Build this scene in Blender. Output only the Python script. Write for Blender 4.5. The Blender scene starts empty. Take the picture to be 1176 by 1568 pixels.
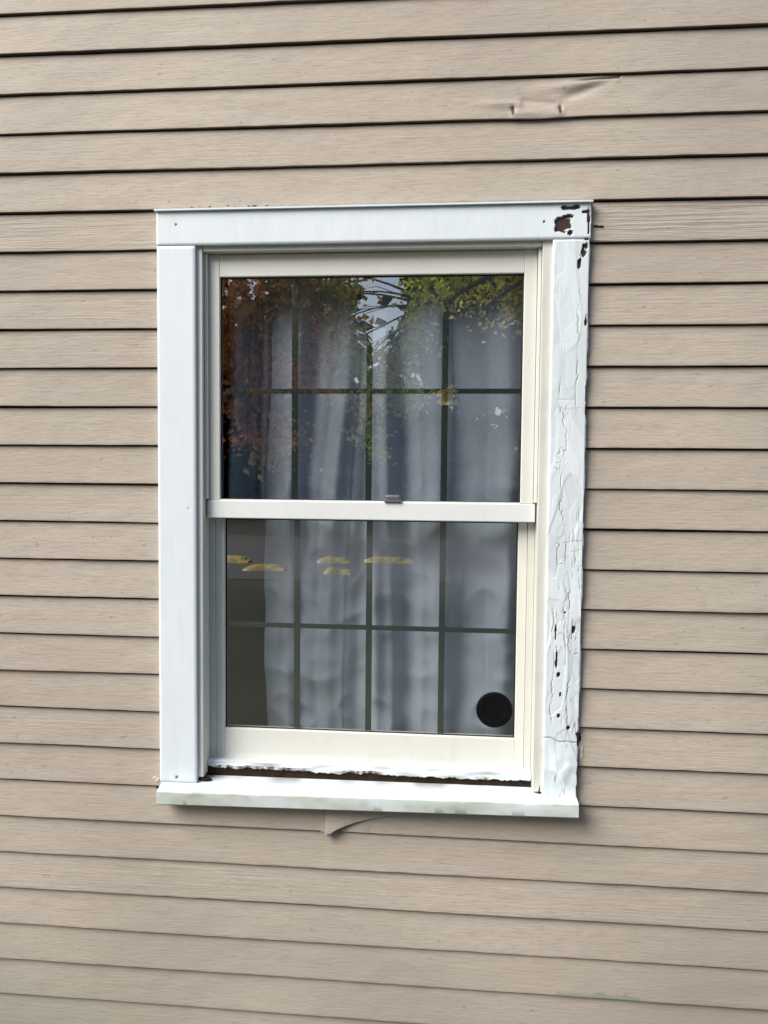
import bpy, bmesh, math, random
import numpy as np
from mathutils import Matrix, Vector, noise
random.seed(7); rng=np.random.default_rng(7)
S=bpy.context.scene
GZ=-1.80
PITCH=0.1053; Z0=0.807
# ------------------------------------------------------------ helpers
def nz(x,y,z=0.0): return noise.noise(Vector((x,y,z)))
def sst(a,b,t):
    t=min(1,max(0,(t-a)/(b-a))); return t*t*(3-2*t)
def empty(name):
    e=bpy.data.objects.new(name,None); S.collection.objects.link(e); return e
def meshobj(name,verts,faces,mats,parent=None,fm=None,smooth=None,attrs=None):
    me=bpy.data.meshes.new(name); me.from_pydata([tuple(v) for v in verts],[],faces)
    for m in (mats if isinstance(mats,(list,tuple)) else [mats]): me.materials.append(m)
    if fm is not None: me.polygons.foreach_set('material_index',fm)
    if attrs:
        for k,v in attrs.items():
            if len(v) and hasattr(v[0],'__len__'):
                a=me.color_attributes.new(k,'FLOAT_COLOR','POINT'); a.data.foreach_set('color',np.array(v,dtype=np.float32).ravel())
            else:
                a=me.attributes.new(k,'FLOAT','POINT'); a.data.foreach_set('value',np.array(v,dtype=np.float32))
    if smooth is not None:
        me.polygons.foreach_set('use_smooth',[True]*len(me.polygons))
        me.set_sharp_from_angle(angle=math.radians(smooth))
    me.update()
    o=bpy.data.objects.new(name,me); S.collection.objects.link(o)
    if parent: o.parent=parent
    return o
def box(name,x0,x1,y0,y1,z0,z1,mat,parent=None,bev=0.0015):
    bm=bmesh.new(); bmesh.ops.create_cube(bm,size=1)
    for v in bm.verts:
        v.co=Vector(((x0+x1)/2+v.co.x*(x1-x0),(y0+y1)/2+v.co.y*(y1-y0),(z0+z1)/2+v.co.z*(z1-z0)))
    if bev: bmesh.ops.bevel(bm,geom=bm.edges[:],offset=bev,segments=2,affect='EDGES',profile=0.5)
    me=bpy.data.meshes.new(name); bm.to_mesh(me); bm.free(); me.materials.append(mat)
    o=bpy.data.objects.new(name,me); S.collection.objects.link(o)
    if parent: o.parent=parent
    return o
class NT:
    def __init__(s,name):
        s.m=bpy.data.materials.new(name); s.m.use_nodes=True; s.t=s.m.node_tree; s.t.nodes.clear()
        s.out=s.n('ShaderNodeOutputMaterial')
    def n(s,typ,**kw):
        nd=s.t.nodes.new(typ)
        for k,v in kw.items(): setattr(nd,k,v)
        return nd
    def l(s,a,b): s.t.links.new(a,b)
    def noise(s,scale,detail=4,rough=.55,vec=None,stretch=None):
        if vec is None: vec=s.coord()
        if stretch:
            mp=s.n('ShaderNodeMapping'); mp.inputs['Scale'].default_value=stretch; s.l(vec,mp.inputs[0]); vec=mp.outputs[0]
        nd=s.n('ShaderNodeTexNoise'); nd.inputs['Scale'].default_value=scale; nd.inputs['Detail'].default_value=detail; nd.inputs['Roughness'].default_value=rough
        s.l(vec,nd.inputs['Vector']); return nd.outputs['Fac']
    def coord(s):
        if not hasattr(s,'_c'): s._c=s.n('ShaderNodeTexCoord').outputs['Object']
        return s._c
    def ramp(s,fac,stops):
        r=s.n('ShaderNodeValToRGB'); e=r.color_ramp.elements
        while len(e)<len(stops): e.new(0.5)
        for i,(p,c) in enumerate(stops):
            e[i].position=p; e[i].color=(c,c,c,1) if not hasattr(c,'__len__') else (*c,1)
        s.l(fac,r.inputs[0]); return r.outputs[0]
    def mix(s,fac,a,b,mode='MIX'):
        m=s.n('ShaderNodeMix',data_type='RGBA',blend_type=mode)
        for sock,v in ((m.inputs[0],fac),(m.inputs[6],a),(m.inputs[7],b)):
            if isinstance(v,(int,float)): sock.default_value=v
            elif isinstance(v,(tuple,list)): sock.default_value=(*v,1)
            else: s.l(v,sock)
        return m.outputs[2]
    def math(s,op,a,b=None):
        m=s.n('ShaderNodeMath',operation=op)
        for i,v in enumerate((a,b)):
            if v is None: continue
            if isinstance(v,(int,float)): m.inputs[i].default_value=v
            else: s.l(v,m.inputs[i])
        return m.outputs[0]
    def attr(s,name,out='Fac'):
        a=s.n('ShaderNodeAttribute',attribute_name=name); return a.outputs[out]
    def bsdf(s,col,rough=.6,bump=None,bstr=.3,bdist=.002,spec=.4,metal=0):
        b=s.n('ShaderNodeBsdfPrincipled')
        if isinstance(col,(tuple,list)): b.inputs['Base Color'].default_value=(*col,1)
        else: s.l(col,b.inputs['Base Color'])
        b.inputs['Roughness'].default_value=rough
        b.inputs['Specular IOR Level'].default_value=spec; b.inputs['Metallic'].default_value=metal
        if bump is not None:
            bp=s.n('ShaderNodeBump'); bp.inputs['Strength'].default_value=bstr; bp.inputs['Distance'].default_value=bdist
            s.l(bump,bp.inputs['Height']); s.l(bp.outputs[0],b.inputs['Normal'])
        s.l(b.outputs[0],s.out.inputs[0]); return s.m
# ------------------------------------------------------------ materials
def mat_siding():
    t=NT('siding_paint')
    big=t.noise(1.3,2,.5); mid=t.noise(9,3,.6,stretch=(.35,1,1.6)); fine=t.noise(120,3,.65,stretch=(.25,1,1.5))
    c=t.mix(t.ramp(big,[(.3,0),(.7,1)]),(.398,.345,.290),(.455,.408,.352))
    c=t.mix(t.ramp(mid,[(.35,0),(.75,1)]),c,(.432,.384,.328))
    c=t.mix(t.math('MULTIPLY',t.ramp(fine,[(.28,1),(.5,0)]),.42),c,(.26,.225,.19))
    c=t.mix(t.math('MULTIPLY',t.ramp(fine,[(.55,0),(.72,1)]),.30),c,(.50,.46,.41))
    pit=t.ramp(t.noise(75,2,.5,stretch=(.6,1,1)),[(.71,0),(.75,1)])
    c=t.mix(t.math('MULTIPLY',pit,.45),c,(.17,.14,.115))
    row=t.attr('rowv'); c=t.mix(t.math('MULTIPLY',row,.28),c,(.355,.308,.262))
    c=t.mix(t.attr('shade_fall'),c,(.28,.255,.225))  # light fall-off toward bottom and right put into the colour, plus random mottling
    c=t.mix(t.attr('dirt_shade'),c,(.07,.055,.045))
    c=t.mix(t.attr('green'),c,(.20,.235,.18))
    wood=t.noise(60,3,.7,stretch=(.06,1,2.2))
    h=t.math('ADD',t.math('MULTIPLY',wood,t.math('ADD',t.attr('grain'),.22)),t.math('MULTIPLY',fine,.5))
    h=t.math('ADD',h,t.math('MULTIPLY',mid,.9))
    return t.bsdf(c,.62,h,.75,.0026,.3)
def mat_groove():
    t=NT('siding_groove_shade_grime'); return t.bsdf(t.mix(t.noise(30,2),(.10,.070,.055),(.18,.13,.10)),.9,spec=.1)  # dark brown paints in the shade line under each lap, along with grime
def mat_paint(name,c0,c1,dirt_shade=.2,scale=6,damage=False,rough=.45,green=False):
    t=NT(name)
    c=t.mix(t.noise(scale,3,.6),c0,c1)
    st=t.noise(35,3,.7,stretch=(1,1,.25))
    c=t.mix(t.math('MULTIPLY',t.ramp(st,[(.52,0),(.75,1)]),dirt_shade),c,(.42,.40,.35))
    if damage:
        c=t.mix(t.attr('wthr'),c,(.50,.56,.60))
    if green: c=t.mix(t.attr('green'),c,(.36,.41,.33))
    if damage:
        c=t.mix(t.attr('crk'),c,(.24,.235,.22))
        wood=t.mix(t.noise(80,3,.6,stretch=(1,1,.15)),(.014,.010,.008),(.085,.052,.035))
        c=t.mix(t.attr('dmg'),c,wood)
    return t.bsdf(c,rough,st,.25,.002,.4)
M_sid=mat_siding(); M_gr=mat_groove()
M_case=mat_paint('casing_white_paint',(.67,.75,.80),(.73,.80,.85),.12,5,True,green=True)
M_sash=mat_paint('sash_cream_paint',(.66,.67,.63),(.73,.74,.70),.12)
M_sashw=mat_paint('sash_white_paint',(.68,.72,.73),(.76,.79,.80),.10)
M_jamb=mat_paint('jamb_paint',(.57,.58,.54),(.65,.66,.62),.3)
def simple(name,c0,c1,scale=20,rough=.6,spec=.3,metal=0,bs=.2):
    t=NT(name); n_=t.noise(scale,2,.6); return t.bsdf(t.mix(n_,c0,c1),rough,n_,bs,.002,spec,metal)
M_dark=simple('rotten_wood',(.008,.006,.005),(.05,.032,.022),60,.9,.1)
M_gask=simple('black_gasket',(.012,.012,.012),(.02,.02,.02))
M_grille=simple('olive_grille',(.040,.056,.052),(.06,.075,.066),8,.4)
M_black=simple('black_plastic',(.003,.003,.005),(.006,.006,.008),30,.5,.1)
M_lock=simple('grey_lock_metal',(.12,.13,.14),(.2,.21,.22),30,.4,.5,.4)
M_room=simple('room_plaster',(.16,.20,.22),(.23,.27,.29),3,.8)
M_conc=simple('foundation_concrete',(.28,.27,.25),(.38,.36,.33),8,.9)
M_shing=simple('roof_shingle',(.05,.05,.05),(.11,.10,.10),18,.9)
M_caulk=simple('old_caulk',(.42,.38,.30),(.60,.57,.48),50,.8,bs=.8)
def mat_glass():
    t=NT('window_glass')
    tr=t.n('ShaderNodeBsdfTransparent'); tr.inputs[0].default_value=(.97,.99,1,1)
    gl=t.n('ShaderNodeBsdfGlossy'); gl.inputs['Roughness'].default_value=0.0; gl.inputs['Color'].default_value=(.96,.98,1,1)
    bp=t.n('ShaderNodeBump'); bp.inputs['Strength'].default_value=.12; bp.inputs['Distance'].default_value=.002
    t.l(t.noise(5,1,.5),bp.inputs['Height']); t.l(bp.outputs[0],gl.inputs['Normal'])
    # two-sided Schlick reflectance of a coated pane
    ge=t.n('ShaderNodeNewGeometry'); dt=t.n('ShaderNodeVectorMath',operation='DOT_PRODUCT')
    t.l(ge.outputs['Incoming'],dt.inputs[0]); t.l(ge.outputs['Normal'],dt.inputs[1])
    k=t.math('POWER',t.math('SUBTRACT',1.0,t.math('ABSOLUTE',dt.outputs['Value'])),5.0)
    fac=t.math('ADD',t.math('MULTIPLY',k,.61),.39)
    mx=t.n('ShaderNodeMixShader'); t.l(fac,mx.inputs[0]); t.l(tr.outputs[0],mx.inputs[1]); t.l(gl.outputs[0],mx.inputs[2])
    t.l(mx.outputs[0],t.out.inputs[0]); return t.m
M_glass=mat_glass()
def mat_curtain():
    t=NT('blue_grey_curtain_fabric')
    n1=t.noise(4,3,.6); c=t.mix(n1,(.37,.43,.51),(.47,.52,.60))
    b=t.n('ShaderNodeBsdfDiffuse'); t.l(c,b.inputs[0]); t.l(b.outputs[0],t.out.inputs[0]); return t.m
M_cur=mat_curtain()
# ------------------------------------------------------------ house
house=empty('clapboard_house')
def seg(px,pz,ax,az,bx,bz):
    dx,dz=bx-ax,bz-az; L=dx*dx+dz*dz; t=max(0,min(1,((px-ax)*dx+(pz-az)*dz)/L))
    return math.hypot(px-ax-t*dx,pz-az-t*dz),t
def dent(x,z):
    """(depth, z shift, dirt) of the two crumpled boards"""
    d=0; dz=0; dirt_shade=0
    if -.06<x<.50 and .90<z<1.03:
        r,t=seg(x,z,.12,.972,.395,1.006); d-=.0050*math.exp(-(r/.013)**2)*sst(0,.8,t)
        r,t=seg(x,z,.25,.950,.392,1.004); d+=.0040*math.exp(-(r/.012)**2)*sst(0,.3,t)
        r,t=seg(x,z,.28,1.002,.41,1.010); d+=.0045*math.exp(-(r/.0035)**2)*sst(0,.4,t); dirt_shade=max(dirt_shade,.6*math.exp(-(r/.0022)**2)*sst(0,.5,t))
        r,t=seg(x,z,.02,.955,.16,.948); d-=.0034*math.exp(-(r/.010)**2)*sst(0,.6,t)
        r,t=seg(x,z,.15,.925,.26,.925); d-=.0040*math.exp(-(r/.012)**2)
        r,t=seg(x,z,.17,.955,.25,.948); d+=.0025*math.exp(-(r/.008)**2)
        for cx in (.144,.263):
            r=math.hypot((x-cx)*1.2,(z-.937)); d+=.005*math.exp(-(r/.0085)**2)
            r=math.hypot((x-cx),(z-.932)*.38); dirt_shade=max(dirt_shade,1-sst(.0034,.0052,r))
        dz-=.004*math.exp(-((x-.205)/.07)**2)*sst(.95,.912,z)
    if -.345<x<.05 and -.995<z<-.87:
        zc=-.988+(x+.33)*.50-1.15*(x+.33)**2
        a=.020*math.exp(-(x+.33)/.10)*sst(-.334,-.331,x)
        d-=a*sst(-.001,.003,z-zc)*(1-.8*sst(0,.08,z-zc))
        if z<zc: d+=.003*math.exp(-(x+.33)/.1)*sst(-.334,-.330,x); dirt_shade=max(dirt_shade,.45*math.exp(-(zc-z)/.006)*math.exp(-(x+.33)/.09))  # dark band below the crease is the fold's shadow put into the colour
        dirt_shade=max(dirt_shade,.5*math.exp(-((x+.3335)/.0016)**2)*sst(-.90,-.93,z))
        dz-=.006*math.exp(-((x+.325)/.02)**2)*sst(-.95,-.988,z)
    return d,dz,dirt_shade
OX0,OX1,OZ0,OZ1=-.745,.300,-.862,.660
def siding(j0,j1,fine):
    V=[];F=[];FM=[];AR=[];AD=[];AG=[];AW=[];AM=[]
    for j in range(j0,j1):
        det=fine and j in(-1,17)
        if det:
            a,b=((-.08,.52) if j==-1 else (-.36,.06))
            xs=np.concatenate([np.linspace(-5.5,-1.5,9),np.arange(-1.44,a,.006),np.arange(a,b,.0016),np.arange(b,1.0,.006),np.linspace(1.02,5.5,10)])
        elif fine: xs=np.concatenate([np.linspace(-5.5,-1.5,9),np.arange(-1.44,1.0,.006),np.linspace(1.02,5.5,10)])
        else: xs=np.linspace(-5.5,5.5,12)
        zb=Z0-PITCH*j; h=PITCH
        g=.0040+.0008*nz(j*3.1,2.2)
        prof=[(-g,.010),(0,.010),(0,-.0085),(.0012,-.0102),(.006,-.0100)]
        K=(48 if det else 12) if fine else 2
        for k in range(1,K+1):
            f=k/K; zz=.006+(h-g-.006)*f; prof.append((zz,-.0100+.0090*f))
        prof.append((h-g,.010))
        n=len(prof); base=len(V)
        rowv=random.random(); grain=(1.2 if j in(2,) else random.random()**3*.8)
        for x in xs:
            wz=.0018*nz(x*1.1,j*5.3)+.0007*nz(x*9,j*2.7) if fine else 0
            wy=.0024*nz(x*1.7,j*7.7,3.3) if fine else 0
            for i,(dz,y) in enumerate(prof):
                z=zb+dz; d=dirt_shade=sz=0; 
                if fine:
                    if det and 1<i<n-1: d,sz,dirt_shade=dent(x,z)
                    if 1<i<n-1: d+=wy+.0009*nz(x*14,z*30,1.5)
                    if i in(2,3): dirt_shade=max(dirt_shade,.2+.4*nz(x*20,j))
                V.append((x,y+d,z+wz+sz))
                AR.append(rowv); AW.append(grain*(.4+.6*(nz(x*2,j*9)+.5)) if not(j==2 and x>.3) else 2.2)
                AD.append(max(0,dirt_shade))
                AM.append(max(0,min(1,.40*sst(-.6,-1.6,z)+.35*sst(.2,1.0,x)+.35*nz(x*2.2,z*2.2,6)*1.2)) if fine else 0)
                AG.append(max(0,.40*sst(-1.25,-1.6,z)*sst(-.4,-1.3,x)+ (0.7 if (j==21 and .30<x<.52 and dz<.012+.01*nz(x*30,2)) else 0)) if fine else 0)
        for c in range(len(xs)-1):
            xm=(xs[c]+xs[c+1])/2
            for i in range(n-1):
                zm=zb+(prof[i][0]+prof[i+1][0])/2
                if OX0<xm<OX1 and OZ0<zm<OZ1: continue
                a=base+c*n+i
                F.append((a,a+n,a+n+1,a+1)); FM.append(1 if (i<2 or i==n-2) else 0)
    return meshobj('siding_wall' if fine else 'siding_wall_upper',V,F,[M_sid,M_gr],house,FM,40,{'rowv':AR,'grain':AW,'dirt_shade':AD,'green':AG,'shade_fall':AM})
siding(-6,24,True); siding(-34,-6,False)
zt=Z0+PITCH*34
zlow=Z0-PITCH*23-.006
box('foundation',-5.48,5.48,.0,.25,GZ-.3,zlow,M_conc,house,.005)
for nm,a in {'core_left':(-5.5,-.76,-1.6,zt),'core_right':(.31,5.5,-1.6,zt),'core_low':(-.76,.31,-1.6,-.90),'core_high':(-.76,.31,.68,zt)}.items():
    box(nm,a[0],a[1],.014,.12,a[2],a[3],M_room,house,0)
box('side_wall_left',-5.5,-5.35,.121,7,GZ,zt,M_conc,house,0); box('side_wall_right',5.35,5.5,.121,7,GZ,zt,M_conc,house,0); box('rear_wall',-5.35,5.35,6.85,7,GZ,zt,M_conc,house,0)
meshobj('roof',[(-5.8,-.35,zt-.02),(5.8,-.35,zt-.02),(5.8,3.5,zt+1.9),(-5.8,3.5,zt+1.9),(5.8,7.35,zt-.02),(-5.8,7.35,zt-.02),(-5.8,-.35,zt-.2),(5.8,-.35,zt-.2)],[(0,1,2,3),(3,2,4,5),(6,7,1,0),(0,3,5),(1,4,2)],M_shing,house)
box('soffit',-5.8,5.8,-.34,.012,zt-.16,zt-.12,M_sashw,house,0)
rx0,rx1,ry0,ry1,rz0,rz1=-2,1.6,.125,3.2,-1.6,.95
meshobj('interior_room',[(rx0,ry0,rz0),(rx1,ry0,rz0),(rx1,ry1,rz0),(rx0,ry1,rz0),(rx0,ry0,rz1),(rx1,ry0,rz1),(rx1,ry1,rz1),(rx0,ry1,rz1)],[(0,1,2,3),(4,7,6,5),(3,2,6,7),(0,3,7,4),(1,5,6,2)],M_room,house)
# ------------------------------------------------------------ window
win=empty('double_hung_window')
FY=-.025
def chips_right(x,z):
    b=0;c=0
    def blob(cx,cz,rx,rz,nn=.35,fs=60):
        if abs(x-cx)>rx*2.2 or abs(z-cz)>rz*2.2: return 0
        r=math.hypot((x-cx)/rx,(z-cz)/rz)+nn*nz(x*fs,z*fs,cx*10)*2
        return 1-sst(.85,1.0,r)
    if z>.48:
        b=max(b,blob(.272,.638,.022,.019,.28,70),blob(.298,.679,.026,.0055,.4),blob(.332,.668,.011,.005,.4),blob(.288,.657,.012,.005),blob(.292,.617,.007,.006),blob(.278,.618,.004,.003),
              blob(.338,.63,.0035,.03,.6,40),blob(.325,.565,.006,.022,.7,70),blob(.318,.535,.005,.016,.6,80),blob(.334,.585,.003,.01),blob(.226,.645,.003,.002),blob(.335,.60,.008,.003))
    b=max(b,blob(.322,-.405,.0055,.014,.4),blob(.277,-.41,.0022,.024,.6),blob(.281,-.47,.0022,.035,.8,60),
          blob(.286,-.525,.004,.006),blob(.288,-.635,.004,.006),blob(.316,-.665,.005,.006),blob(.300,-.36,.003,.003),blob(.292,-.575,.002,.006),
          blob(.343,-.70,.005,.02,.7,50),blob(.344,-.80,.003,.03,.8,50),blob(.344,.2,.003,.05,.9,40),blob(.344,-.1,.002,.03,.9,40),blob(.337,.40,.003,.02,.7,60))
    for (x0,z0,z1,ph,am) in ((.283,.25,-.30,1.0,.011),(.300,-.15,-.50,4.0,.009),(.310,-.25,-.72,7.0,.009),(.270,-.35,-.66,9.0,.006),(.318,.56,.12,12.0,.008)):
        if z1<z<z0:
            xc=x0+am*2*nz(z*7,ph)+am*.9*round(2.2*nz(z*30,ph+2))*.45+.0015*nz(z*120,ph)
            c=max(c,(1-sst(.0005,.0018,abs(x-xc)))*(.25+.75*sst(-.15,.2,nz(z*17,ph+5))))
    m=.35+.65*sst(.3,-.1,z)
    u=abs(nz(x*95,z*5,3.7)); c=max(c,(1-sst(.01,.05,u))*.75*m*sst(.05,.3,nz(x*20,z*9,8)))
    if z<.5:
        u=abs(nz(x*14+.5*nz(x*60,z*60),z*22,4.2)); mm=sst(.12,.30,nz(x*11,z*8,8)+.12)*m
        c=max(c,(1-sst(.006,.022,u))*mm*.9*sst(.255,.275,x))
    if z<-.66:
        zc=-.70+.02*nz(x*25,1)-.12*(x-.30); c=max(c,(1-sst(.0008,.0025,abs(z-zc)))*.9)
    return b,min(1,c)
def board(name,x0,x1,z0,z1,yf,yb,res,chipf,relief,mat):
    nx=max(2,int((x1-x0)/res)); nz_=max(2,int((z1-z0)/res))
    xs=np.linspace(x0,x1,nx+1); zs=np.linspace(z0,z1,nz_+1)
    V=[];D=[];C=[];G=[]
    for z in zs:
        for x in xs:
            b,c=chipf(x,z)
            e=min(x-x0,x1-x,z-z0,z1-z)
            rnd=.0022*(1-sst(0,.004,e))
            y=yf+rnd+b*.006+c*.0014
            p1=sst(-.05,.05,nz(x*16,z*6,7)); p2=sst(-.03,.03,nz(x*38,z*15,1.7))
            k=relief*(.5+.8*sst(.3,-.5,z))*.6
            y+=k*(.0020*p1+.0009*p2+.0006*nz(x*50,z*20))
            y+=.0008*nz(x*3,z*3)
            xo=x
            if relief>.5:
                y-=.008*math.exp(-((x-.303)/.03)**2-((z+.775)/.045)**2)*(.8+.6*nz(x*35,z*35)) 
                if z<-.64:
                    xo+=(.004*nz(z*22,8)-.002)*(x-x0)/(x1-x0)
                if x>x1-.002: xo-=.0030*max(0,nz(z*16,3.3)*2+.1)+.0016*max(0,nz(z*60,1))
            V.append((xo,y,z)); D.append(b); C.append(c*.85); G.append(relief*(.35*p1+.20*p2)*.7 if relief>.5 else 0)
    F=[]
    w=nx+1
    for j in range(nz_):
        for i in range(nx):
            a=j*w+i; F.append((a,a+1,a+w+1,a+w))
    ring=[i for i in range(w)]+[j*w+nx for j in range(1,nz_+1)]+[nz_*w+i for i in range(nx-1,-1,-1)]+[j*w for j in range(nz_-1,0,-1)]
    base=len(V)
    for r in ring:
        v=V[r]; V.append((v[0],yb,v[2])); D.append(D[r]*.5); C.append(0); G.append(0)
    n=len(ring)
    for k in range(n):
        F.append((ring[k],base+k,base+(k+1)%n,ring[(k+1)%n]))
    return meshobj(name,V,F,mat,win,None,40,{'dmg':D,'crk':C,'wthr':G})
def chips_left(x,z):
    b=0
    for cx,cz,r in ((-.71,-.1,.0018),(-.74,.655,.002),(-.69,.11,.0016),(-.745,-.845,.004)):
        b=max(b,1-sst(r*.6,r,math.hypot(x-cx,z-cz)+.002*nz(x*90,z*90)))
    c=(1-sst(.0,.010,z+.851))*.25*max(0,nz(x*30,2)+.3)
    return b,c
board('casing_head',-.794,.344,.6015,.690,FY-.001,.03,.0022,lambda x,z: chips_right(x,z) if x>.21 else chips_left(x,z),.25,M_case)
board('casing_left',-.7935,-.689,-.858,.600,FY,.03,.004,chips_left,.15,M_case)
board('casing_right',.250,.3435,-.853,.600,FY,.03,.0016,chips_right,1.0,M_case)
meshobj('drip_cap',[(-.797,-.034,.690),(.347,-.034,.690),(.347,-.034,.6945),(-.797,-.034,.6945),(-.797,.0,.700),(.347,.0,.700),(-.797,.0,.690),(.347,.0,.690)],[(0,1,2,3),(3,2,5,4),(6,7,1,0),(0,3,4,6),(1,7,5,2)],M_case,win,attrs={'dmg':[0]*8})
# sill
xs=np.linspace(-.789,.340,300); V=[];F=[];A0=[];A1=[];AG=[]
for x in xs:
    t=(x+.789)/1.129
    nt=-.871+.017*t; mt=-.861+.010*t; bt=-.853+.006*t; nb=nt-.037
    e=.0008*nz(x*12,1)
    pr=[(.08,bt+.004),(.03,bt),(-.024,mt),(-.040,(mt+nt)/2),(-.056,nt+.0015),(-.0605+e,nt-.002),(-.0615+e,nt-.008),(-.0615+e,nt-.02),(-.061+e,nb+.003),(-.058,nb),(.01,nb-.0015)]
    for i,(y,z) in enumerate(pr):
        V.append((x,y,z+.0006*nz(x*25,i))); 
        d=0
        if i in(1,): d=.6*sst(-.1,.3,nz(x*10,8))
        A0.append(d); A1.append(max(0,(.5 if 5<=i<=8 else .3)*nz(x*25,i*1.7)));
        fr_=.65 if 5<=i<=9 else .14
        AG.append(max(0,min(1,fr_*(.75+.8*nz(x*7,i*.2))+.5*(i in(3,4,5,6))*sst(-.1,-.6,x)*max(0,.3+nz(x*14,3)))))
n=11
for c in range(len(xs)-1):
    for i in range(n-1):
        a=c*n+i; F.append((a,a+1,a+n+1,a+n))
F.append(tuple(range(n))[::-1]); F.append(tuple((len(xs)-1)*n+i for i in range(n)))
meshobj('sill',V,F,M_case,win,None,40,{'dmg':A0,'crk':A1,'green':AG})
# jambs & stops
box('jamb_left',-.73,-.673,-.013,.078,-.845,.62,M_jamb,win); box('jamb_right',.226,.285,-.013,.078,-.845,.62,M_jamb,win)
box('jamb_head',-.672,.225,-.011,.078,.588,.63,M_jamb,win)
box('stop_left',-.672,-.664,.002,.0145,-.075,.587,M_sash,win,.001); box('stop_right',.217,.225,.002,.0145,-.075,.587,M_sash,win,.001)
def sash(tag,x0,x1,z0,z1,gx0,gx1,gz0,gz1,y,mat,matr):
    yb=y+.032
    box(tag+'_stile_left',x0,gx0,y,yb,z0,z1,mat,win,.002); box(tag+'_stile_right',gx1,x1,y,yb,z0,z1,mat,win,.002)
    box(tag+'_rail_top',gx0,gx1,y+.0004,yb,gz1,z1-.001,mat,win,.002); box(tag+'_rail_bottom',gx0,gx1,y+.0004,yb,z0+.001,gz0,matr,win,.002)
    g=.0035; yg=y+.012
    box(tag+'_gasket_l',gx0,gx0+g,yg-.001,yg+.004,gz0,gz1,M_gask,win,0); box(tag+'_gasket_r',gx1-g,gx1,yg-.001,yg+.004,gz0,gz1,M_gask,win,0)
    box(tag+'_gasket_t',gx0+g,gx1-g,yg-.001,yg+.004,gz1-g,gz1,M_gask,win,0); box(tag+'_gasket_b',gx0+g,gx1-g,yg-.001,yg+.004,gz0,gz0+g*.7,M_gask,win,0)
    meshobj(tag+'_glass',[(gx0+.001,yg+.0015,gz0+.001),(gx1-.001,yg+.0015,gz0+.001),(gx1-.001,yg+.0015,gz1-.001),(gx0+.001,yg+.0015,gz1-.001)],[(0,1,2,3)],M_glass,win)
    w=(gx1-gx0)/4; gw=.0085; zc=(gz0+gz1)/2-.004
    for k in (1,2,3): box(tag+'_grille_v%d'%k,gx0+w*k-gw,gx0+w*k+gw,yg+.006,yg+.011,gz0,gz1,M_grille,win,.001)
    box(tag+'_grille_h',gx0,gx1,yg+.0065,yg+.0105,zc-gw*.8,zc+gw*.8,M_grille,win,.001)
sash('upper',-.664,.2165,-.078,.5875,-.634,.183,-.0765,.527,.015,M_sash,M_sash)
box('meeting_rail',-.669,.2215,.012,.047,-.1270,-.0785,M_sashw,win,.002)
sash('lower',-.657,.207,-.815,-.1275,-.632,.182,-.726,-.1300,.050,M_sash,M_sash)
box('track_left',-.6725,-.6575,.044,.078,-.845,-.1305,M_jamb,win,.001); box('track_right',.2075,.2255,.044,.078,-.845,-.1305,M_jamb,win,.001)
box('lock_base',-.180,-.134,.006,.024,-.0782,-.071,M_lock,win,.001)
box('lock_lever',-.176,-.138,.008,.021,-.0710,-.0595,M_lock,win,.003)
bm=bmesh.new()
rings=[(0,.0000),(.030,.0),(.032,-.0006),(.046,-.0008),(.0495,.0006),(.0500,.003)]
prev=None
for r,yy in rings:
    cur_=[bm.verts.new((.126+r*math.cos(a*math.tau/64),.0585+yy,-.650+r*math.sin(a*math.tau/64))) for a in range(64)] if r>0 else [bm.verts.new((.126,.0585+yy,-.650))]
    if prev:
        for a in range(64):
            if len(prev)==1: bm.faces.new((prev[0],cur_[a],cur_[(a+1)%64]))
            else: bm.faces.new((prev[a],cur_[a],cur_[(a+1)%64],prev[(a+1)%64]))
    prev=cur_
bmesh.ops.recalc_face_normals(bm,faces=bm.faces[:])
me=bpy.data.meshes.new('round_black_sticker'); bm.to_mesh(me); bm.free(); me.materials.append(M_black)
o=bpy.data.objects.new('round_black_sticker',me); S.collection.objects.link(o)
# weathered strip below the lower sash with ragged lower edge
xs=np.arange(-.672,.226,.0018); V=[];F=[];A0=[];A1=[]
for x in xs:
    t=(x+.67)/.9
    zl=-.8300-.001*t+.006*nz(x*7,2.1)+.006*nz(x*35,5.1)+.003*nz(x*120,1); zu=-.810-.001*t
    bare=sst(.05,.17,nz(x*8,4.4))*(.3+.7*sst(-.2,.1,nz(x*60,7)))
    for k in range(9):
        f=k/8; z=zl+(zu-zl)*f
        y=.018+.004*(f>.6)*f+.002*bare*(f<.4)
        V.append((x,y,z)); A0.append(1.0 if k==0 else (bare*.85 if k<3+3*nz(x*40,1) else 0)); A1.append(max(0,min(1,.2+nz(x*14,z*90)*1.0)))
    V.append((x,.052,zu)); A0.append(0); A1.append(.2)
    V.append((x,.030,zl)); A0.append(1); A1.append(0)
n=11
for c in range(len(xs)-1):
    a=c*n
    for k in range(9): F.append((a+k,a+n+k,a+n+k+1,a+k+1))
    F.append((a+10,a+n+10,a+n,a))
meshobj('weathered_sill_strip',V,F,M_case,win,None,60,{'dmg':A0,'crk':A1})
box('rot_gap_back',-.69,.24,.024,.079,-.86,-.8225,M_dark,win,0)
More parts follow.
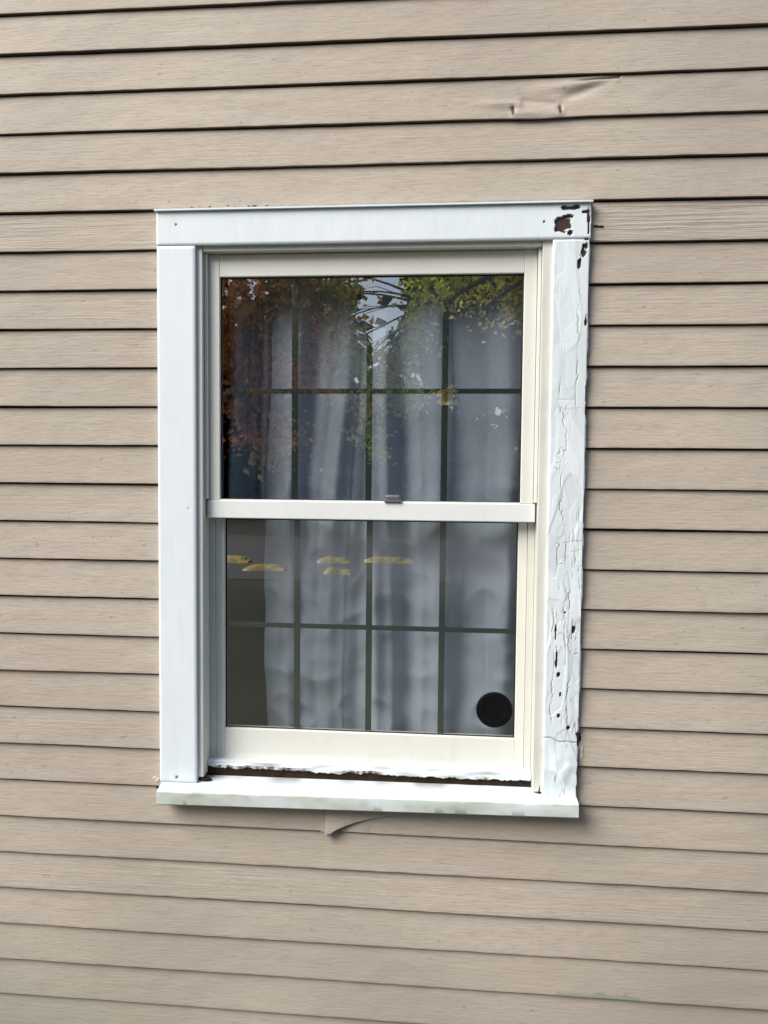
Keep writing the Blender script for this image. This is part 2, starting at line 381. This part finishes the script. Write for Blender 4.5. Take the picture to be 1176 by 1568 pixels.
def lump(name,cx,cy,cz,r,sc,mat,parent):
    bm=bmesh.new(); bmesh.ops.create_icosphere(bm,subdivisions=4,radius=r)
    for v in bm.verts:
        k=1+.55*nz(v.co.x/r*1.3+cx*9,v.co.y/r*1.3,v.co.z/r*1.3)+.2*nz(v.co.x/r*4,v.co.y/r*4,v.co.z/r*4)
        v.co=Vector((v.co.x*sc[0]*k+cx,v.co.y*sc[1]*k+cy,v.co.z*sc[2]*k+cz))
    me=bpy.data.meshes.new(name); bm.to_mesh(me); bm.free(); me.materials.append(mat)
    o=bpy.data.objects.new(name,me); S.collection.objects.link(o); o.parent=parent; return o
lump('caulk_left',-.810,-.004,-.858,.014,(1.1,.5,.9),M_caulk,win)
lump('caulk_left_dark',-.803,-.004,-.882,.007,(1.0,.9,.8),M_dark,win)
lump('rot_corner_left',-.672,-.006,-.852,.008,(2.2,1.2,.5),M_dark,win)
lump('rot_corner_right',.243,-.008,-.838,.006,(.8,1.0,2.4),M_dark,win)
lump('caulk_right',.351,-.006,-.735,.009,(.8,.6,3.0),M_caulk,win)
lump('rot_right',.349,-.0,-.70,.006,(.7,.9,3.2),M_dark,win)
for k in range(16):
    lump('cap_debris_%d'%k,-.70+random.random()*.33,-.016,.7035+random.uniform(-.001,.003),random.uniform(.002,.004),(1.6,.6,.6),random.choice([M_caulk,M_gr,M_caulk]),win)
for k in range(2): lump('siding_gap_%d'%k,.360+.012*k,-.009,.6365-.001*k,.004,(1.8,.35,.5),M_dark,win)
lump('siding_gap_low',.362,-.008,.600,.005,(2,.4,.5),M_dark,win)
# ------------------------------------------------------------ curtains
cur=empty('window_curtain')
def panel(name,x0,x1,z0,z1,y,seed,amp,freq,lean):
    nx=int((x1-x0)/.003); nzn=200
    V=[];F=[]
    for j in range(nzn+1):
        f=j/nzn; z=z0+(z1-z0)*f
        for i in range(nx+1):
            u=i/nx; x=x0+(x1-x0)*u
            xx=x+lean*(1-f)*(.5-u)+.03*nz(z*1.3,seed+4)
            ph=xx*freq+2.2*nz(xx*3,z*.8,seed)+.25*nz(xx*7,z*3,seed+3)
            a=amp*(.35+.65*sst(-.3,.3,nz(x*4,z*1.3,seed+1)))
            s_=math.sin(ph); y_=y+a*(abs(s_)**.7*(1 if s_>0 else -1))+.3*a*math.sin(ph*2.3+2*nz(x*2,z*1.5,seed+5))
            y_+=.022*nz(x*5+z*3.0,z*6-x*2,seed+9)*sst(.0,-.4,z)+.026*abs(nz(x*8+z*5,z*8-x*5,seed+2))*sst(.25,-.35,z)
            V.append((xx+.012*nz(z*2,seed),y_,z))
    w=nx+1
    for j in range(nzn):
        for i in range(nx):
            a=j*w+i; F.append((a,a+1,a+w+1,a+w))
    return meshobj(name,V,F,M_cur,cur,None,80)
panel('panel_left',-.545,-.205,-.86,.62,.150,1.0,.026,44,.02)
panel('panel_right',-.245,.34,-.86,.62,.122,7.0,.026,38,.03)
panel('panel_side',-.66,-.50,-.1,.62,.185,3.0,.016,60,.01)
box('curtain_rod',-.75,.32,.13,.144,.63,.645,M_lock,cur,.004)
# ------------------------------------------------------------ surroundings seen in the glass
def mat_grass():
    t=NT('lawn'); a=t.noise(1.2,3,.6); b=t.noise(40,2,.7)
    return t.bsdf(t.mix(a,t.mix(b,(.036,.046,.030),(.055,.064,.04)),(.075,.075,.06)),.9,spec=.1)
M_grass=mat_grass()
N=60; V=[];F=[]
cs=[-1500,-400,-120]+list(np.linspace(-60,60,N))+[120,400,1500]
for y in cs:
    for x in cs: V.append((x,y,GZ+ (0.05*nz(x*.2,y*.2) if abs(x)<60 and abs(y)<60 and not(-23<y<1) else 0)))
w=len(cs)
for j in range(w-1):
    for i in range(w-1):
        a=j*w+i; F.append((a,a+1,a+w+1,a+w))
meshobj('ground',V,F,M_grass,smooth=60)
M_asph=simple('asphalt',(.045,.045,.048),(.07,.07,.07),25,.85)
meshobj('driveway',[(-30,-19,GZ+.006),(30,-19,GZ+.006),(30,-10.4,GZ+.006),(-30,-10.4,GZ+.006)],[(0,1,2,3)],M_asph)
def mat_yel():
    t=NT('worn_yellow_streak'); w=t.ramp(t.noise(7,4,.7),[(.42,0),(.55,1)])
    return t.bsdf(t.mix(w,(.80,.60,.08),(.40,.33,.14)),.7)
M_yel=mat_yel()
def stop(x,y,l,rot):  # wedges added to give yellow streaks of unknown source in the lower pane
    n=14; V=[];F=[]
    for i in range(n+1):
        s=-l/2+l*i/n; e=min(i,n-i); k=min(1,(.35+e*.3)); hh=k*(.9+.3*nz(s*5,x))
        for a,b in ((-.09,0),(-.05,.11),(.0,.115),(.13,0)): V.append((s,a+.02*nz(s*4,y),b*hh))
    for i in range(n):
        for q in range(3):
            a=i*4+q; F.append((a,a+4,a+5,a+1))
    F+=[(0,1,2,3),(n*4+3,n*4+2,n*4+1,n*4)]
    o=meshobj('yellow_streak_wedge',V,F,M_yel); o.location=(x,y,GZ+.006); o.rotation_euler=(0,0,rot); return o
for (x,y,l,r) in ((-4.35,-12.8,.8,.22),(-3.4,-11.6,.75,0),(-2.35,-13.1,.65,0),(-1.25,-13.2,1.0,0),(-2.0,-11.4,.5,.0)): stop(x,y,l,r)
def mat_leaf():
    t=NT('leaf'); c=t.attr('Col','Color')
    d=t.n('ShaderNodeBsdfDiffuse'); tr=t.n('ShaderNodeBsdfTranslucent'); mx=t.n('ShaderNodeMixShader'); mx.inputs[0].default_value=.5
    t.l(c,d.inputs[0]); t.l(c,tr.inputs[0]); t.l(d.outputs[0],mx.inputs[1]); t.l(tr.outputs[0],mx.inputs[2]); t.l(mx.outputs[0],t.out.inputs[0]); return t.m
M_leaf=mat_leaf(); M_bark=simple('bark',(.10,.075,.055),(.20,.16,.12),14,.9,.1)
def tube(V,F,pts,rad,n=7):
    b0=len(V); pts=[Vector(p) for p in pts]
    for i,p in enumerate(pts):
        d=(pts[min(i+1,len(pts)-1)]-pts[max(i-1,0)]).normalized(); a=d.orthogonal().normalized(); b=d.cross(a)
        for k in range(n):
            an=k*math.tau/n; V.append(tuple(p+(a*math.cos(an)+b*math.sin(an))*rad[i]))
    for i in range(len(pts)-1):
        for k in range(n): F.append((b0+i*n+k,b0+i*n+(k+1)%n,b0+(i+1)*n+(k+1)%n,b0+(i+1)*n+k))
def curve(a,b,lift,n=7):
    mid=a.lerp(b,.5)+Vector((random.uniform(-.15,.15),random.uniform(-.15,.15),lift)); return [a*(1-u)**2+mid*2*u*(1-u)+b*u*u for u in np.linspace(0,1,n)]
def tree(name,base,top,clusters,cols,leaf=.1,per=150,tr=.2,hubs=7):
    T=empty(name); base=Vector(base); top=Vector(top); V=[];F=[]
    pts=[base.lerp(top,f)+Vector((.2*nz(f*3,base.x),.2*nz(f*3,base.x,5),0))*math.sin(f*3.1) for f in np.linspace(0,1,9)]
    tube(V,F,pts,[tr*(1-.8*f)+.03 for f in np.linspace(0,1,9)],10)
    hp=[Vector(c[0]).lerp(base.lerp(top,.7),.35)+Vector((0,0,.3)) for c in random.sample(clusters,hubs)]
    for hb in hp:
        st=base.lerp(top,random.uniform(.45,.85)); tube(V,F,curve(st,hb,.4),[.07*(1-.7*u)+.005 for u in np.linspace(0,1,7)],6)
    P=[];C=[]
    for cl in clusters:
        c,s=cl[0],cl[1]; pal=cl[2] if len(cl)>2 else cols
        c=Vector(c); hb=min(hp,key=lambda q:(q-c).length)
        q_=curve(hb,c,.25)
        tube(V,F,q_,[.022*(1-.8*u)+.003 for u in np.linspace(0,1,7)],5)
        for q in range(5):
            e=c+Vector((random.gauss(0,s),random.gauss(0,s),random.gauss(0,s*.8)-.1)); a=q_[random.choice([3,4,5,6])]
            tube(V,F,[a,a.lerp(e,.5)+Vector((0,0,.08)),e],[.009,.006,.002],4)
        n=int(per*(.6+.8*random.random())*min(1,(s/.3)**1.0+.2))
        p=rng.normal(0,1,(n,3))*np.array([s,s,s*.75])+np.array(c)
        bc=np.array(random.choice(pal)); cc=bc[None,:]*(rng.uniform(.45,1.25,(n,1)))*rng.uniform(.9,1.1,(n,3))
        P.append(p);C.append(cc)
    meshobj('trunk_and_limbs',V,F,M_bark,T,smooth=60)
    P=np.vstack(P);C=np.vstack(C); n=len(P)
    a=rng.normal(0,1,(n,3)); a/=np.linalg.norm(a,axis=1)[:,None]
    b=np.cross(a,rng.normal(0,1,(n,3))); b/=np.linalg.norm(b,axis=1)[:,None]
    nn=np.cross(a,b); L=leaf*rng.uniform(.6,1.3,(n,1))
    vs=np.stack([P-a*L*.6,P-b*L*.42-a*L*.1+nn*L*.12,P-b*L*.22+a*L*.1,P+a*L*.7,P+b*L*.22+a*L*.1,P+b*L*.42-a*L*.1+nn*L*.12],1).reshape(-1,3)
    fs=[(6*i,6*i+1,6*i+2,6*i+3,6*i+4,6*i+5) for i in range(n)]
    col=np.repeat(np.hstack([np.clip(C,0,.92),np.ones((n,1))]),6,axis=0).tolist()
    meshobj('foliage',vs.tolist(),fs,M_leaf,T,attrs={'Col':col})
    return T
def ell(cx,cy,cz,rx,ry,rz,n,s=.38,avoid=None):
    out=[]
    while len(out)<n:
        p=np.array([random.uniform(-1,1) for _ in range(3)]); r=np.linalg.norm(p)
        if r>1 or r<.45: continue
        q=(cx+p[0]*rx,cy+p[1]*ry,cz+p[2]*rz)
        if avoid and avoid(q): continue
        out.append((q,s*random.uniform(.6,1.3)))
    return out
def gap(q):
    d=-q[1]+2.05; ex=q[0]/d; ez=q[2]/d
    return abs(ex+.095)<.058 and ez>.05
red=[(.80,.32,.13),(.72,.36,.13),(.85,.46,.15),(.55,.24,.10),(.34,.30,.09)]
yel=[(.90,.74,.10),(.85,.76,.14),(.68,.72,.14),(.50,.62,.13)]
grn=[(.15,.22,.06),(.20,.27,.07),(.33,.34,.07),(.50,.27,.08)]
dk=[(.020,.030,.014),(.030,.038,.016),(.045,.030,.015),(.05,.045,.018)]
tree('maple_tree',(-6.2,-11,GZ),(-5.0,-10.6,6.5),ell(-3.7,-10.3,3.8,2.4,1.8,2.2,75,.33,avoid=gap)+[((-2.2,-9.8,2.4),.3),((-2.1,-9.8,1.9),.2),((-2.0,-9.8,2.8),.22),((-2.4,-9.8,1.5),.24),((-2.0,-9.7,1.4),.16),((-2.9,-9.8,1.3),.2),((-3.1,-9.7,.6),.24),((-2.7,-9.7,.5),.24),((-2.85,-9.6,.25),.16),((-3.4,-9.7,1.0),.2),((-2.6,-9.6,2.1),.22)],red,.10,150)
dro=[((-1.8,-9.6,3.0),.2),((-1.62,-9.5,2.7),.13),((-1.65,-9.5,2.3),.17),((-1.6,-9.5,1.9),.16),((-1.45,-9.5,1.6),.14),((-.55,-9.4,2.2),.14),((-.6,-9.4,1.9),.18),((-.8,-9.4,1.6),.18),((-.95,-9.4,1.35),.18),((-1.2,-9.4,1.0),.14),((-1.25,-9.3,.6),.14),((-1.9,-9.7,2.7),.2),((-.45,-9.6,2.9),.18),((-.65,-9.6,1.2),.16),((-.1,-9.6,1.2),.08),((-1.2,-9.5,1.4),.15),((-1.0,-9.5,1.75),.12),((-.5,-9.5,2.5),.16),((-1.1,-9.4,.3),.10),((-.75,-9.4,1.0),.12),((-1.75,-9.5,1.2),.13,red)]
tree('maple_tree',(3.2,-11.8,GZ),(2.2,-11.5,7.0),ell(.6,-11.0,4.2,2.0,1.4,1.5,40,.30,avoid=gap)+dro,yel,.085,160,tr=.16)
tree('maple_tree',(4.6,-13.5,GZ),(4.2,-13.3,7.4),ell(2.0,-12.6,4.7,2.6,1.8,1.6,60,avoid=gap),grn,.11,170)
P=[];C=[]
for k in range(1000):
    x=random.uniform(-32,24); y=-34-random.random()*6; h=8.8+1.6*nz(x*.15,1.3)*2+1.2*nz(x*.6,4)
    ex=x/(-y+2.05)
    if abs(ex+.092)<.046: h=random.choice([2.5,3.5])
    z=GZ+random.random()*(h-GZ+.4); n=36
    if z>6.2 and abs(ex+.28)<.035 and random.random()<.85: continue
    p=rng.normal(0,1,(n,3))*np.array([.7,.8,.7])+np.array([x,y,z]); bc=np.array(random.choice(dk)); P.append(p);C.append(bc[None,:]*rng.uniform(.5,1.3,(n,1))*np.ones((n,3)))
P=np.vstack(P);C=np.vstack(C);n=len(P)
a=rng.normal(0,1,(n,3));a/=np.linalg.norm(a,axis=1)[:,None];b=np.cross(a,rng.normal(0,1,(n,3)));b/=np.linalg.norm(b,axis=1)[:,None]
L=.58; vs=np.stack([P-a*L,P-b*L*.6,P+a*L,P+b*L*.6],1).reshape(-1,3)
meshobj('distant_trees',vs.tolist(),[(4*i,4*i+1,4*i+2,4*i+3) for i in range(n)],M_leaf,attrs={'Col':np.repeat(np.hstack([C,np.ones((n,1))]),4,axis=0).tolist()})
# ------------------------------------------------------------ light
w_=bpy.data.worlds.new('World'); S.world=w_; w_.use_nodes=True; nt=w_.node_tree; nt.nodes.clear()
sky=nt.nodes.new('ShaderNodeTexSky'); sky.sky_type='NISHITA'; sky.sun_disc=False
EL=math.radians(42); AZ=math.radians(180+50)
sky.sun_elevation=EL; sky.sun_rotation=AZ; sky.air_density=1.0; sky.dust_density=3.0; sky.ozone_density=1.0
bg=nt.nodes.new('ShaderNodeBackground'); bg.inputs[1].default_value=.15
wo=nt.nodes.new('ShaderNodeOutputWorld'); nt.links.new(sky.outputs[0],bg.inputs[0]); nt.links.new(bg.outputs[0],wo.inputs[0])
sd=bpy.data.lights.new('sun','SUN'); sd.energy=4.6; sd.angle=math.radians(38); sd.color=(1,.955,.88)
so=bpy.data.objects.new('sun',sd); S.collection.objects.link(so)
dirn=Vector((math.sin(AZ)*math.cos(EL),math.cos(AZ)*math.cos(EL),math.sin(EL)))
so.rotation_euler=dirn.to_track_quat('Z','Y').to_euler()
# ------------------------------------------------------------ camera
cd=bpy.data.cameras.new('camera'); cam=bpy.data.objects.new('camera',cd); S.collection.objects.link(cam)
cd.sensor_fit='VERTICAL'; cd.sensor_height=24; cd.lens=18.015; cd.clip_start=.05; cd.clip_end=4000
R=Matrix(((0.996113,-0.013461,0.087053),(0.087618,0.049572,-0.99492),(0.009077,0.99868,0.050559)))
cam.matrix_world=Matrix.Translation((0,-2.05,0))@R.to_4x4()
S.camera=cam
S.view_settings.view_transform='Standard'; S.view_settings.look='None'; S.view_settings.exposure=0
